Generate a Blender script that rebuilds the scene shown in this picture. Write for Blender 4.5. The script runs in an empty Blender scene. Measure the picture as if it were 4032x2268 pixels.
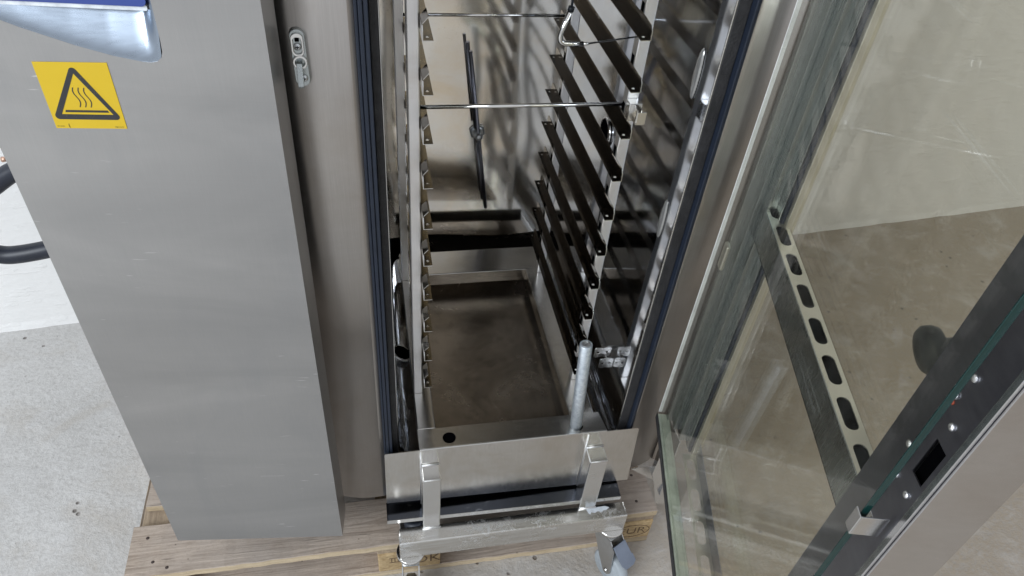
import bpy, bmesh, math, random
from mathutils import Vector, Matrix
random.seed(7)
scene = bpy.context.scene
COL = scene.collection
ZO = 1.274                      # build coordinates have the floor at -ZO

# ------------------------------------------------------------------ camera
cam_d = bpy.data.cameras.new('camera'); cam = bpy.data.objects.new('camera', cam_d); COL.objects.link(cam)
cam_d.sensor_width = 36.0; cam_d.lens = 2840.456 / 4032 * 36.0
cam_d.clip_start = 0.02; cam_d.clip_end = 100
right = Vector((0.9807, -0.1798, 0.0770)); down = Vector((-0.0638, -0.6663, -0.7430)); fwd = Vector((0.1849, 0.7237, -0.6649))
fwd.normalize(); right = (right - fwd * right.dot(fwd)).normalized(); down = fwd.cross(right)
mw = Matrix.Identity(4)
for i in range(3):
    mw[i][0] = right[i]; mw[i][1] = -down[i]; mw[i][2] = -fwd[i]
mw[0][3], mw[1][3], mw[2][3] = -0.0908, -0.9640, 0.4094 + ZO
cam.matrix_world = mw
scene.camera = cam

# ------------------------------------------------------------------ light
world = bpy.data.worlds.new('World'); scene.world = world; world.use_nodes = True
bg = world.node_tree.nodes['Background']
bg.inputs[0].default_value = (0.92, 0.95, 1.0, 1); bg.inputs[1].default_value = 0.62
def area_light(name, loc, target, size, size_y, power, col):
    d = bpy.data.lights.new(name, 'AREA'); d.shape = 'RECTANGLE'; d.size = size; d.size_y = size_y
    d.energy = power; d.color = col
    o = bpy.data.objects.new(name, d); COL.objects.link(o)
    o.location = loc
    o.rotation_euler = (Vector(target) - Vector(loc)).to_track_quat('-Z', 'Y').to_euler()
    return o
area_light('daylight_opening', (-3.7, -3.3, 3.5), (0.2, 0.3, 0.5), 3.2, 2.4, 235, (0.88, 0.94, 1.0))

scene.view_settings.view_transform = 'Standard'; scene.view_settings.look = 'None'
scene.view_settings.exposure = 0.25; scene.view_settings.gamma = 1.0
scene.cycles.max_bounces = 14; scene.cycles.transparent_max_bounces = 24; scene.cycles.glossy_bounces = 8
scene.cycles.caustics_reflective = False; scene.cycles.caustics_refractive = False

# ------------------------------------------------------------------ materials
class NT:
    def __init__(self, name):
        self.m = bpy.data.materials.new(name); self.m.use_nodes = True
        self.t = self.m.node_tree; self.b = self.t.nodes['Principled BSDF']; self.out = self.t.nodes['Material Output']
        self.tc = self.n('ShaderNodeTexCoord')
    def n(self, kind, **kw):
        x = self.t.nodes.new(kind)
        for k, v in kw.items(): setattr(x, k, v)
        return x
    def l(self, a, b): self.t.links.new(a, b)
    def val(self, key, v): self.b.inputs[key].default_value = v
    def coord(self, scale=(1, 1, 1), rot=(0, 0, 0)):
        mp = self.n('ShaderNodeMapping'); mp.inputs['Scale'].default_value = scale; mp.inputs['Rotation'].default_value = rot
        self.l(self.tc.outputs['Object'], mp.inputs['Vector']); return mp.outputs['Vector']
    def noise(self, scale, detail=4, rough=0.55, vec=None, dist=0.0):
        x = self.n('ShaderNodeTexNoise'); x.inputs['Scale'].default_value = scale; x.inputs['Detail'].default_value = detail
        x.inputs['Roughness'].default_value = rough; x.inputs['Distortion'].default_value = dist
        self.l(vec if vec is not None else self.tc.outputs['Object'], x.inputs['Vector']); return x.outputs['Fac']
    def voronoi(self, scale, vec=None, feature='F1'):
        x = self.n('ShaderNodeTexVoronoi', feature=feature); x.inputs['Scale'].default_value = scale
        self.l(vec if vec is not None else self.tc.outputs['Object'], x.inputs['Vector']); return x.outputs['Distance']
    def ramp(self, fac, stops):
        x = self.n('ShaderNodeValToRGB'); e = x.color_ramp.elements
        while len(e) > 1: e.remove(e[0])
        e[0].position = stops[0][0]; e[0].color = self.c(stops[0][1])
        for p, c in stops[1:]:
            k = e.new(p); k.color = self.c(c)
        self.l(fac, x.inputs['Fac']); return x.outputs['Color']
    @staticmethod
    def c(v):
        return (v, v, v, 1) if isinstance(v, (int, float)) else (v[0], v[1], v[2], 1)
    def mix(self, fac, a, b, mode='MIX'):
        x = self.n('ShaderNodeMix', data_type='RGBA', blend_type=mode)
        if isinstance(fac, (int, float)): x.inputs[0].default_value = fac
        else: self.l(fac, x.inputs[0])
        for i, v in ((6, a), (7, b)):
            if isinstance(v, (int, float, tuple)): x.inputs[i].default_value = self.c(v)
            else: self.l(v, x.inputs[i])
        return x.outputs[2]
    def math(self, op, a, b=0.0):
        x = self.n('ShaderNodeMath', operation=op)
        for i, v in ((0, a), (1, b)):
            if isinstance(v, (int, float)): x.inputs[i].default_value = v
            else: self.l(v, x.inputs[i])
        return x.outputs[0]
    def bump(self, h, strength=0.2, dist=0.002):
        x = self.n('ShaderNodeBump'); x.inputs['Strength'].default_value = strength; x.inputs['Distance'].default_value = dist
        self.l(h, x.inputs['Height'])
        self.l(x.outputs['Normal'], self.b.inputs['Normal']); return x
    def color(self, c): self.l(c, self.b.inputs['Base Color'])
    def rough(self, r): self.l(r, self.b.inputs['Roughness'])

MAT = {}
def steel(name, base, rough, streak=(1, 1, 60), amount=0.12, tint=None, tint_amt=0.0, wob=0.0, spots=0.0, spec_noise=0.12, scratches=0.0):
    t = NT(name); t.val('Metallic', 1.0)
    v = t.coord(streak)
    s = t.noise(14, 6, 0.65, v)
    blot = t.noise(3.2, 5, 0.6)
    col = t.ramp(s, [(0.25, tuple(b * (1 - amount) for b in base)), (0.75, tuple(min(1, b * (1 + amount)) for b in base))])
    col = t.mix(t.ramp(blot, [(0.3, 0.0), (0.7, 0.35)]), col, tuple(b * 0.86 for b in base))
    if tint:
        tn = t.noise(5.5, 5, 0.7, None, 0.6)
        col = t.mix(t.ramp(tn, [(0.42, 0.0), (0.72, tint_amt)]), col, tint)
    if spots:
        sp = t.voronoi(160); sn = t.noise(9, 3, 0.5)
        f = t.math('MULTIPLY', t.ramp(sp, [(0.10, 1.0), (0.26, 0.0)]), t.ramp(sn, [(0.45, 0.0), (0.65, spots)]))
        col = t.mix(f, col, tuple(b * 0.35 for b in base))
    if scratches:
        v2 = t.coord((2.2, 2.2, 75), (0.0, 0.35, 0.0)); v3 = t.coord((2.0, 2.0, 60), (0.0, -0.9, 0.2))
        sc = t.math('ADD', t.ramp(t.noise(3.0, 2, 0.4, v2), [(0.64, 0.0), (0.76, scratches)]), t.ramp(t.noise(2.6, 2, 0.4, v3), [(0.66, 0.0), (0.76, scratches)]))
        col = t.mix(sc, col, (0.86, 0.86, 0.86))
    t.color(col)
    r = t.math('ADD', t.math('MULTIPLY', t.noise(7, 5, 0.65), spec_noise), rough - spec_noise * 0.5)
    r2 = t.math('ADD', r, t.math('MULTIPLY', t.math('SUBTRACT', s, 0.5), spec_noise))
    t.rough(r2)
    if wob:
        big = t.noise(4.5, 2, 0.5)
        t.bump(big, wob, 0.02)
    else:
        t.bump(s, 0.05, 0.0006)
    MAT[name] = t.m
t = NT('panel_steel'); t.val('Metallic', 1.0)
fine = t.noise(16, 6, 0.7, t.coord((60, 60, 1.5))); grain = t.noise(5, 8, 0.8, t.coord((0.5, 0.5, 190), (0, 0.03, 0)))
wipe = t.noise(2.0, 4, 0.55, t.coord((1.0, 1.0, 3.0), (0.0, 0.45, 0.0)), 0.8); wipe2 = t.noise(2.2, 4, 0.55, t.coord((4.0, 4.0, 1.4), (0.0, 0.35, 0.0)), 0.8)
c = t.ramp(wipe, [(0.3, (0.385, 0.38, 0.377)), (0.7, (0.495, 0.487, 0.478))])
c = t.mix(t.ramp(wipe2, [(0.52, 0.0), (0.75, 0.35)]), c, (0.34, 0.345, 0.36))
c = t.mix(t.ramp(grain, [(0.35, 0.0), (0.75, 0.20)]), c, (0.53, 0.53, 0.525))
c = t.mix(t.ramp(fine, [(0.3, 0.16), (0.7, 0.0)]), c, (0.28, 0.28, 0.28))
nick = t.math('MULTIPLY', t.ramp(t.noise(7, 2, 0.5, t.coord((3, 3, 26), (0.0, -0.5, 0.0))), [(0.70, 0.0), (0.74, 0.6)]), t.ramp(t.noise(3, 2, 0.5), [(0.48, 0.0), (0.58, 1.0)]))
c = t.mix(nick, c, (0.85, 0.85, 0.85)); t.color(c)
t.rough(t.math('ADD', t.math('ADD', t.math('MULTIPLY', wipe, 0.16), t.math('MULTIPLY', grain, 0.04)), 0.235)); t.bump(fine, 0.04, 0.0005)
MAT['panel_steel'] = t.m
steel('frame_steel', (0.46, 0.435, 0.41), 0.33, (60, 60, 1.0), 0.10, (0.32, 0.265, 0.21), 0.35)
steel('trolley_steel', (0.60, 0.59, 0.57), 0.22, (2, 12, 12), 0.03, (0.46, 0.40, 0.32), 0.4)
steel('plate_steel', (0.66, 0.64, 0.605), 0.22, (22, 22, 2.5), 0.10, (0.50, 0.44, 0.36), 0.65, spots=0.4, spec_noise=0.2)
steel('bar_steel', (0.74, 0.74, 0.735), 0.24, (2, 14, 14), 0.03, (0.56, 0.52, 0.46), 0.35)
steel('post_steel', (0.90, 0.90, 0.91), 0.34, (30, 30, 1), 0.04, (0.55, 0.47, 0.38), 0.35)
steel('stile_steel', (0.42, 0.45, 0.45), 0.26, (60, 60, 1), 0.12, (0.3, 0.32, 0.33), 0.4)
steel('rail_web_steel', (0.33, 0.30, 0.265), 0.16, (40, 1, 40), 0.14, (0.34, 0.26, 0.16), 0.6, spots=0.4)
steel('rail_gold_glint_steel', (0.14, 0.125, 0.10), 0.20, (40, 1, 40), 0.2, (0.55, 0.42, 0.20), 0.8)  # warm gold glints on the left runners, painted into the colour
steel('rail_ledge_shade_steel', (0.040, 0.036, 0.032), 0.14, (40, 1, 40), 0.14, (0.06, 0.045, 0.03), 0.7)  # near-black base paints the dark reflection seen on the ledges
steel('cavity_steel', (0.84, 0.815, 0.765), 0.085, (3, 3, 3), 0.03, (0.78, 0.58, 0.30), 0.45, wob=0.04, spots=0.6, spec_noise=0.04)  # gold tint paints warm glints into the wall colour
steel('cavity_side_steel', (0.60, 0.625, 0.67), 0.06, (3, 3, 3), 0.04, (0.28, 0.28, 0.30), 0.35, wob=0.05, spots=0.7, spec_noise=0.05)
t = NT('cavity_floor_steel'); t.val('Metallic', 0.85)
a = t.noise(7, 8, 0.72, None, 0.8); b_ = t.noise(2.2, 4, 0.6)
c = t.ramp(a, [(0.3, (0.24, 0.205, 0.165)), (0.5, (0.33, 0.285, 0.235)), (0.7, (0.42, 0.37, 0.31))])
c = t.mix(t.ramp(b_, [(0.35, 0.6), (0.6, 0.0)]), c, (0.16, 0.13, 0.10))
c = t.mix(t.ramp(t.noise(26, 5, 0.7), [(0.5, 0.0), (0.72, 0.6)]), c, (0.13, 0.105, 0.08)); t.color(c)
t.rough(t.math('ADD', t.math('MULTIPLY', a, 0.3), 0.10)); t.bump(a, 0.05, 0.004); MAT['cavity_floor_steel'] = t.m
steel('dark_steel', (0.29, 0.295, 0.335), 0.33, (2, 2, 10), 0.10, (0.16, 0.16, 0.19), 0.6)
steel('chrome', (0.74, 0.73, 0.71), 0.10, (2, 2, 2), 0.04)
steel('zinc', (0.60, 0.62, 0.64), 0.30, (2, 2, 2), 0.10, (0.40, 0.36, 0.30), 0.4)
steel('door_side_steel', (0.64, 0.635, 0.64), 0.24, (3, 3, 12), 0.05, (0.50, 0.45, 0.42), 0.4)
steel('dish_steel', (0.34, 0.395, 0.47), 0.28, (2, 40, 2), 0.04)
steel('slot_steel', (0.70, 0.68, 0.60), 0.42, (2, 2, 2), 0.06)

def plain(name, col, rough, metal=0.0, nscale=25, amt=0.15, bump=0.0, bscale=60, spec=0.5):
    t = NT(name); t.val('Metallic', metal); t.val('Roughness', rough); t.val('Specular IOR Level', spec)
    f = t.noise(nscale, 5, 0.6)
    t.color(t.ramp(f, [(0.3, tuple(c * (1 - amt) for c in col)), (0.7, tuple(min(1, c * (1 + amt)) for c in col))]))
    if bump: t.bump(t.noise(bscale, 4, 0.6), bump, 0.003)
    MAT[name] = t.m
plain('gasket_blue', (0.010, 0.016, 0.030), 0.55, nscale=40, bump=0.15, bscale=200)
plain('gasket_dark', (0.018, 0.018, 0.02), 0.6, nscale=60, bump=0.5, bscale=300, amt=0.5)
plain('black_rubber', (0.018, 0.022, 0.032), 0.5, nscale=20, amt=0.3)
plain('cable_black', (0.012, 0.016, 0.028), 0.42, nscale=12, amt=0.3)
plain('black_plastic', (0.009, 0.011, 0.014), 0.4, spec=0.2)
plain('void_black', (0.002, 0.002, 0.0025), 1.0, spec=0.0)  # shade inside holes and slots, put in as flat black
plain('copper', (0.62, 0.40, 0.30), 0.35, 0.6)
plain('wheel_grey', (0.36, 0.40, 0.43), 0.5, amt=0.1)
plain('pedal_blue', (0.19, 0.22, 0.28), 0.42, 0.4, amt=0.12, bump=0.1, bscale=90)
plain('blue_print', (0.035, 0.065, 0.26), 0.4, amt=0.03)
plain('yellow_vinyl', (0.60, 0.41, 0.012), 0.38, amt=0.02)
plain('paper_white', (0.66, 0.70, 0.74), 0.8, nscale=70, amt=0.2)
plain('seal_green', (0.50, 0.55, 0.46), 0.35, nscale=30, amt=0.25, bump=0.3, bscale=50)
plain('glass_edge', (0.004, 0.028, 0.026), 0.12, spec=0.5, amt=0.1)
plain('weld', (0.72, 0.72, 0.72), 0.28, 1.0, nscale=180, amt=0.15, bump=0.5, bscale=400)
plain('nail', (0.055, 0.04, 0.035), 0.6, 0.3)
plain('ink', (0.13, 0.085, 0.05), 0.9, amt=0.6, nscale=120)
plain('red_dot', (0.30, 0.06, 0.03), 0.6)
plain('edge_glint_white', (0.75, 0.76, 0.76), 0.25)
plain('oval_grey', (0.34, 0.34, 0.33), 0.15, 0.6)

# printed black with worn flecks
t = NT('black_print'); t.val('Roughness', 0.45)
f = t.math('MULTIPLY', t.ramp(t.noise(900, 3, 0.6), [(0.55, 0.0), (0.75, 0.5)]), t.ramp(t.noise(45, 3, 0.5), [(0.5, 0.0), (0.7, 1.0)]))
t.color(t.mix(f, (0.022, 0.024, 0.028), (0.42, 0.32, 0.05))); MAT['black_print'] = t.m

# galvanised
t = NT('galvanised'); t.val('Metallic', 0.75)
f = t.noise(120, 5, 0.7); g = t.voronoi(110)
c = t.ramp(f, [(0.35, (0.42, 0.48, 0.55)), (0.62, (0.80, 0.85, 0.89))])
t.color(t.mix(t.ramp(g, [(0.1, 0.0), (0.6, 0.5)]), c, (0.62, 0.69, 0.75))); t.val('Roughness', 0.45); t.bump(f, 0.15, 0.001); MAT['galvanised'] = t.m

# limescale-marked steel (drip tray)
t = NT('tray_steel'); t.val('Metallic', 1.0)
ring = t.n('ShaderNodeTexVoronoi', feature='F1'); ring.inputs['Scale'].default_value = 34; t.l(t.tc.outputs['Object'], ring.inputs['Vector'])
rr = t.ramp(ring.outputs['Distance'], [(0.30, 0.0), (0.36, 1.0), (0.42, 0.0)])
msk = t.ramp(t.noise(16, 4, 0.6), [(0.5, 0.0), (0.62, 0.8)])
t.color(t.mix(t.math('MULTIPLY', rr, msk), (0.10, 0.11, 0.135), (0.60, 0.63, 0.70))); t.val('Roughness', 0.16); MAT['tray_steel'] = t.m

t = NT('limescale_steel'); t.val('Metallic', 1.0)
lm = t.math('MULTIPLY', t.ramp(t.noise(60, 6, 0.72, None, 1.0), [(0.50, 0.0), (0.60, 1.0)]), t.ramp(t.noise(9, 4, 0.6), [(0.48, 0.0), (0.60, 0.7)]))
st = t.noise(8, 6, 0.6, t.coord((1.5, 16, 16)))
t.color(t.mix(lm, t.ramp(st, [(0.3, (0.62, 0.60, 0.56)), (0.7, (0.78, 0.78, 0.77))]), (0.86, 0.88, 0.90)))
t.rough(t.math('ADD', t.math('MULTIPLY', lm, 0.35), t.math('ADD', t.math('MULTIPLY', st, 0.15), 0.15))); MAT['limescale_steel'] = t.m

# glass: tinted clear pane that reflects by angle
def glass(name, tint, smear, refl=1.0, ior=1.5):
    t = NT(name); t.t.nodes.remove(t.b)
    tr = t.n('ShaderNodeBsdfTransparent'); tr.inputs[0].default_value = (*tint, 1)
    gl = t.n('ShaderNodeBsdfGlossy'); gl.inputs['Roughness'].default_value = 0.02
    lw = t.n('ShaderNodeLayerWeight'); lw.inputs['Blend'].default_value = 0.5
    frv = t.math('ADD', t.math('MULTIPLY', t.math('POWER', lw.outputs['Facing'], 5.0), 0.8), 0.028)
    df = t.n('ShaderNodeBsdfDiffuse'); df.inputs[0].default_value = (0.75, 0.78, 0.74, 1)
    v = t.coord((5, 5, 1.0), (0.0, 0.0, 0.0))
    sm = t.math('MULTIPLY', t.ramp(t.noise(5, 6, 0.7, v), [(0.35, 0.0), (0.8, 1.0)]), smear)
    sc = t.math('MULTIPLY', t.ramp(t.noise(3, 2, 0.4, t.coord((1.2, 1.2, 60), (0.5, 0.2, 0))), [(0.715, 0.0), (0.73, 1.0)]), 0.06)
    m1 = t.n('ShaderNodeMixShader'); m2 = t.n('ShaderNodeMixShader')
    t.l(t.math('ADD', sm, sc), m1.inputs[0]); t.l(tr.outputs[0], m1.inputs[1]); t.l(df.outputs[0], m1.inputs[2])
    t.l(t.math('MULTIPLY', frv, refl), m2.inputs[0]); t.l(m1.outputs[0], m2.inputs[1]); t.l(gl.outputs[0], m2.inputs[2])
    t.l(m2.outputs[0], t.out.inputs[0]); MAT[name] = t.m
glass('inner_glass', (0.965, 0.967, 0.945), 0.025)
glass('outer_glass', (0.96, 0.945, 0.89), 0.015)

# wood
def wood(name, dark, light, grain_axis='x', grey=None):
    t = NT(name)
    info = t.n('ShaderNodeObjectInfo')
    sc = {'x': (1.5, 26, 26), 'y': (26, 1.5, 26)}[grain_axis]
    mp = t.n('ShaderNodeMapping'); mp.inputs['Scale'].default_value = sc
    t.l(t.tc.outputs['Object'], mp.inputs['Vector'])
    cb = t.n('ShaderNodeCombineXYZ'); t.l(t.math('MULTIPLY', info.outputs['Random'], 37.0), cb.inputs[0]); t.l(t.math('MULTIPLY', info.outputs['Random'], 11.0), cb.inputs[1])
    t.l(cb.outputs[0], mp.inputs['Location'])
    g = t.noise(3.2, 8, 0.68, mp.outputs['Vector'], 1.2)
    c = t.ramp(g, [(0.30, dark), (0.47, tuple((a + b) / 2 for a, b in zip(dark, light))), (0.68, light)])
    crack = t.ramp(t.noise(2.0, 5, 0.6, mp.outputs['Vector'], 0.4), [(0.30, 0.85), (0.345, 0.0)])
    c = t.mix(crack, c, tuple(v * 0.35 for v in dark))
    c = t.mix(t.ramp(t.noise(130, 3, 0.7), [(0.5, 0.0), (0.75, 0.4)]), c, dark)
    c = t.mix(t.ramp(t.noise(2.3, 5, 0.65), [(0.5, 0.0), (0.68, 0.55)]), c, tuple(v * 0.75 for v in dark))
    if grey: c = t.mix(t.ramp(t.noise(4, 5, 0.65), [(0.4, 0.0), (0.65, 0.75)]), c, grey)
    sp = t.ramp(t.voronoi(48), [(0.05, 0.8), (0.11, 0.0)]); sm = t.ramp(t.noise(10, 3, 0.5), [(0.52, 0.0), (0.6, 1.0)])
    c = t.mix(t.math('MULTIPLY', sp, sm), c, (0.05, 0.035, 0.025))
    t.color(c); t.val('Roughness', 0.88); t.bump(t.math('SUBTRACT', g, crack), 0.6, 0.004); MAT[name] = t.m
wood('deck_wood', (0.22, 0.17, 0.13), (0.56, 0.465, 0.385), 'x', (0.40, 0.35, 0.31))
wood('fresh_edge_wood', (0.38, 0.29, 0.18), (0.64, 0.53, 0.37), 'x')
wood('stringer_wood', (0.22, 0.165, 0.11), (0.50, 0.39, 0.27), 'y', (0.25, 0.20, 0.16))
t = NT('chip_block')
f = t.voronoi(70); g = t.noise(55, 6, 0.7, t.coord((1, 1, 2.6)))
c = t.ramp(g, [(0.3, (0.30, 0.205, 0.10)), (0.55, (0.50, 0.365, 0.20)), (0.75, (0.68, 0.54, 0.34))])
t.color(t.mix(t.ramp(f, [(0.0, 0.5), (0.4, 0.0)]), c, (0.30, 0.18, 0.07))); t.val('Roughness', 0.9); t.bump(g, 0.8, 0.004); MAT['chip_block'] = t.m

# concrete and plaster
t = NT('concrete')
a = t.noise(1.3, 6, 0.6); b_ = t.noise(85, 6, 0.68); d_ = t.noise(7, 7, 0.7, None, 0.3)
c = t.ramp(a, [(0.35, (0.47, 0.46, 0.445)), (0.65, (0.58, 0.57, 0.555))])
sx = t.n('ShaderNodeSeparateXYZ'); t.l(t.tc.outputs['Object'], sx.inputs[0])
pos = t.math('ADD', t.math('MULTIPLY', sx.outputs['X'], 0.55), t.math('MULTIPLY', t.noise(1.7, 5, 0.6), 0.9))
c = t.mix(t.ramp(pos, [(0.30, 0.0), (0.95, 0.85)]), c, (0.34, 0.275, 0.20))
c = t.mix(t.ramp(b_, [(0.36, 0.45), (0.56, 0.0)]), c, (0.36, 0.345, 0.33))
c = t.mix(t.ramp(d_, [(0.52, 0.0), (0.7, 0.4)]), c, (0.62, 0.615, 0.61))
pit = t.math('MULTIPLY', t.ramp(t.voronoi(17), [(0.06, 1.0), (0.11, 0.0)]), t.ramp(t.noise(4, 3, 0.5), [(0.5, 0.0), (0.56, 1.0)]))
stain = t.noise(3.1, 7, 0.7, None, 0.9)
c = t.mix(t.ramp(stain, [(0.52, 0.0), (0.68, 0.45)]), c, (0.40, 0.355, 0.30))
trow = t.noise(9, 7, 0.72, t.coord((1.0, 1.8, 1), (0, 0, 0.7)), 0.5)
c = t.mix(t.ramp(trow, [(0.54, 0.0), (0.70, 0.35)]), c, (0.62, 0.615, 0.61)); c = t.mix(t.ramp(trow, [(0.30, 0.35), (0.42, 0.0)]), c, (0.38, 0.365, 0.35))
c = t.mix(pit, c, (0.20, 0.18, 0.165)); t.color(c); t.val('Roughness', 0.82)
h = t.math('SUBTRACT', t.math('ADD', t.math('MULTIPLY', b_, 0.6), t.math('ADD', d_, trow)), pit)
t.bump(h, 0.75, 0.006); MAT['concrete'] = t.m
t = NT('painted_plaster')
v = t.coord((1, 1, 3.2)); a = t.noise(16, 7, 0.65, v); d_ = t.noise(55, 4, 0.6); bl = t.ramp(t.noise(11, 4, 0.55, v), [(0.56, 0.0), (0.60, 1.0)])
t.color(t.ramp(t.noise(1.6, 4, 0.6), [(0.3, (0.82, 0.82, 0.81)), (0.7, (0.88, 0.875, 0.865))])); t.val('Roughness', 0.7)
t.bump(t.math('ADD', t.math('ADD', a, t.math('MULTIPLY', d_, 0.3)), t.math('MULTIPLY', bl, 0.4)), 0.28, 0.008); MAT['painted_plaster'] = t.m

# ------------------------------------------------------------------ mesh helpers
ROOT = {}
class MB:
    def __init__(self): self.bm = bmesh.new()
    def _xf(self, vs, f):
        for v in vs: v.co = f(v.co)
    def box(self, x0, x1, y0, y1, z0, z1, bev=0.0, seg=1, f=None):
        r = bmesh.ops.create_cube(self.bm, size=1.0); vs = r['verts']
        for v in vs:
            v.co = Vector(((x0 + x1) / 2 + v.co.x * (x1 - x0), (y0 + y1) / 2 + v.co.y * (y1 - y0), (z0 + z1) / 2 + v.co.z * (z1 - z0)))
        if bev:
            es = list({e for v in vs for e in v.link_edges})
            rb = bmesh.ops.bevel(self.bm, geom=es, offset=bev, segments=seg, profile=0.5, affect='EDGES')
            vs = list({v for fc in rb['faces'] for v in fc.verts} | {v for v in vs if v.is_valid})
        if f: self._xf(vs, f)
        return vs
    def tube(self, pts, r, seg=12, cap=True, radii=None):
        pts = [Vector(p) for p in pts]; rings = []
        tan = [(pts[min(i + 1, len(pts) - 1)] - pts[max(i - 1, 0)]).normalized() for i in range(len(pts))]
        up = Vector((0, 0, 1)) if abs(tan[0].z) < 0.9 else Vector((1, 0, 0))
        nx = tan[0].cross(up).normalized()
        for i, p in enumerate(pts):
            nx = (nx - tan[i] * nx.dot(tan[i])).normalized(); ny = tan[i].cross(nx)
            rr = radii[i] if radii else r
            rings.append([self.bm.verts.new(p + (nx * math.cos(a) + ny * math.sin(a)) * rr) for a in (2 * math.pi * k / seg for k in range(seg))])
        for a, b in zip(rings, rings[1:]):
            for k in range(seg):
                fc = self.bm.faces.new((a[k], a[(k + 1) % seg], b[(k + 1) % seg], b[k])); fc.smooth = True
        if cap:
            self.bm.faces.new(list(reversed(rings[0]))); self.bm.faces.new(rings[-1])
    def lathe(self, prof, origin, axis=(0, 0, 1), seg=24):
        axis = Vector(axis).normalized(); o = Vector(origin)
        nx = axis.orthogonal().normalized(); ny = axis.cross(nx); rings = []
        for r, h in prof:
            rings.append([self.bm.verts.new(o + axis * h + (nx * math.cos(a) + ny * math.sin(a)) * max(r, 1e-5)) for a in (2 * math.pi * k / seg for k in range(seg))])
        for a, b in zip(rings, rings[1:]):
            for k in range(seg):
                fc = self.bm.faces.new((a[k], a[(k + 1) % seg], b[(k + 1) % seg], b[k])); fc.smooth = True
        self.bm.faces.new(list(reversed(rings[0]))); self.bm.faces.new(rings[-1])
    def prism(self, poly, f0, f1):
        """poly: list of 2d points; f0/f1 map (a,b) to the two end positions"""
        A = [self.bm.verts.new(f0(*p)) for p in poly]; B = [self.bm.verts.new(f1(*p)) for p in poly]
        n = len(poly)
        self.bm.faces.new(A); self.bm.faces.new(list(reversed(B)))
        for i in range(n): self.bm.faces.new((A[i], B[i], B[(i + 1) % n], A[(i + 1) % n]))
    def holed(self, outer, holes, f0, f1):
        """plate with holes between two mapped faces"""
        bm = self.bm
        def side(f):
            loops = []; es = []
            for lp in [outer] + holes:
                vs = [bm.verts.new(f(*p)) for p in lp]; loops.append(vs)
                for i in range(len(vs)): es.append(bm.edges.new((vs[i], vs[(i + 1) % len(vs)])))
            bmesh.ops.triangle_fill(bm, use_beauty=True, edges=es)
            return loops
        L0 = side(f0); L1 = side(f1)
        for a, b in zip(L0, L1):
            for i in range(len(a)):
                j = (i + 1) % len(a); bm.faces.new((a[i], a[j], b[j], b[i]))
    def quad(self, *ps):
        self.bm.faces.new([self.bm.verts.new(p) for p in ps])
    def smooth(self):
        for fc in self.bm.faces: fc.smooth = True
        return self

def root_loc(o):
    while o.parent: o = o.parent
    return ROOT.get(o.name, Vector((0, 0, 0)))
def obj(name, mb, mat, parent=None, base=None, bevel=None):
    bm = mb.bm
    bmesh.ops.recalc_face_normals(bm, faces=bm.faces[:])
    me = bpy.data.meshes.new(name)
    if parent is not None: org = root_loc(parent)
    else: org = Vector(base) if base else Vector((0, 0, -ZO))
    for v in bm.verts: v.co -= org
    bm.to_mesh(me); bm.free()
    for m in (mat if isinstance(mat, (list, tuple)) else [mat]): me.materials.append(MAT[m])
    o = bpy.data.objects.new(name, me); COL.objects.link(o)
    if parent is not None: o.parent = parent
    else:
        o.location = org + Vector((0, 0, ZO)); ROOT[o.name] = org
    if bevel:
        md = o.modifiers.new('bevel', 'BEVEL'); md.width = bevel; md.segments = 2; md.limit_method = 'ANGLE'; md.angle_limit = math.radians(40)
    return o
def inst(src, name, parent, offset, rotz=0.0, scale=None):
    o = bpy.data.objects.new(name, src.data); COL.objects.link(o); o.parent = parent; o.location = Vector(src.location) + Vector(offset)
    if rotz: o.rotation_euler.z = rotz
    if scale: o.scale = scale
    return o
def tag(o, label, cat, group=None, kind=None):
    if label: o['label'] = label
    if cat: o['category'] = cat
    if group: o['group'] = group
    if kind: o['kind'] = kind
    return o
def thing(name, base, label, cat, group=None):
    o = bpy.data.objects.new(name, None); COL.objects.link(o); o.empty_display_size = 0.1
    o.location = Vector(base) + Vector((0, 0, ZO)); ROOT[o.name] = Vector(base)
    return tag(o, label, cat, group)
def circle(cx, cy, r, n=24, sy=1.0): return [(cx + r * math.cos(2 * math.pi * k / n), cy + r * sy * math.sin(2 * math.pi * k / n)) for k in range(n)]
def rrect(cx, cy, w, h, r, n=5):
    pts = []
    for qx, qy, a0 in ((1, 1, 0), (-1, 1, 90), (-1, -1, 180), (1, -1, 270)):
        for k in range(n + 1):
            a = math.radians(a0 + 90 * k / n); pts.append((cx + qx * (w / 2 - r) + r * math.cos(a), cy + qy * (h / 2 - r) + r * math.sin(a)))
    return pts
def text_mesh(name, body, size, mat, parent, origin, ex, ey, off=0.0):
    cu = bpy.data.curves.new('t', 'FONT'); cu.body = body; cu.size = size; cu.align_x = 'CENTER'; cu.align_y = 'CENTER'; cu.offset = off
    to = bpy.data.objects.new('t', cu); COL.objects.link(to)
    me = bpy.data.meshes.new_from_object(to.evaluated_get(bpy.context.evaluated_depsgraph_get()))
    COL.objects.unlink(to); bpy.data.objects.remove(to); bpy.data.curves.remove(cu)
    ex = Vector(ex).normalized(); ey = Vector(ey).normalized(); O = Vector(origin) - root_loc(parent)
    for v in me.vertices: v.co = O + ex * v.co.x + ey * v.co.y
    me.materials.clear(); me.materials.append(MAT[mat]); me.name = name
    o = bpy.data.objects.new(name, me); COL.objects.link(o); o.parent = parent
    return o

# ================================================================== SETTING
FZ = -ZO
m = MB(); m.quad((-7, -7, FZ), (7, -7, FZ), (7, 7, FZ), (-7, 7, FZ))
tag(obj('floor', m, 'concrete'), None, None, kind='structure')
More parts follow.
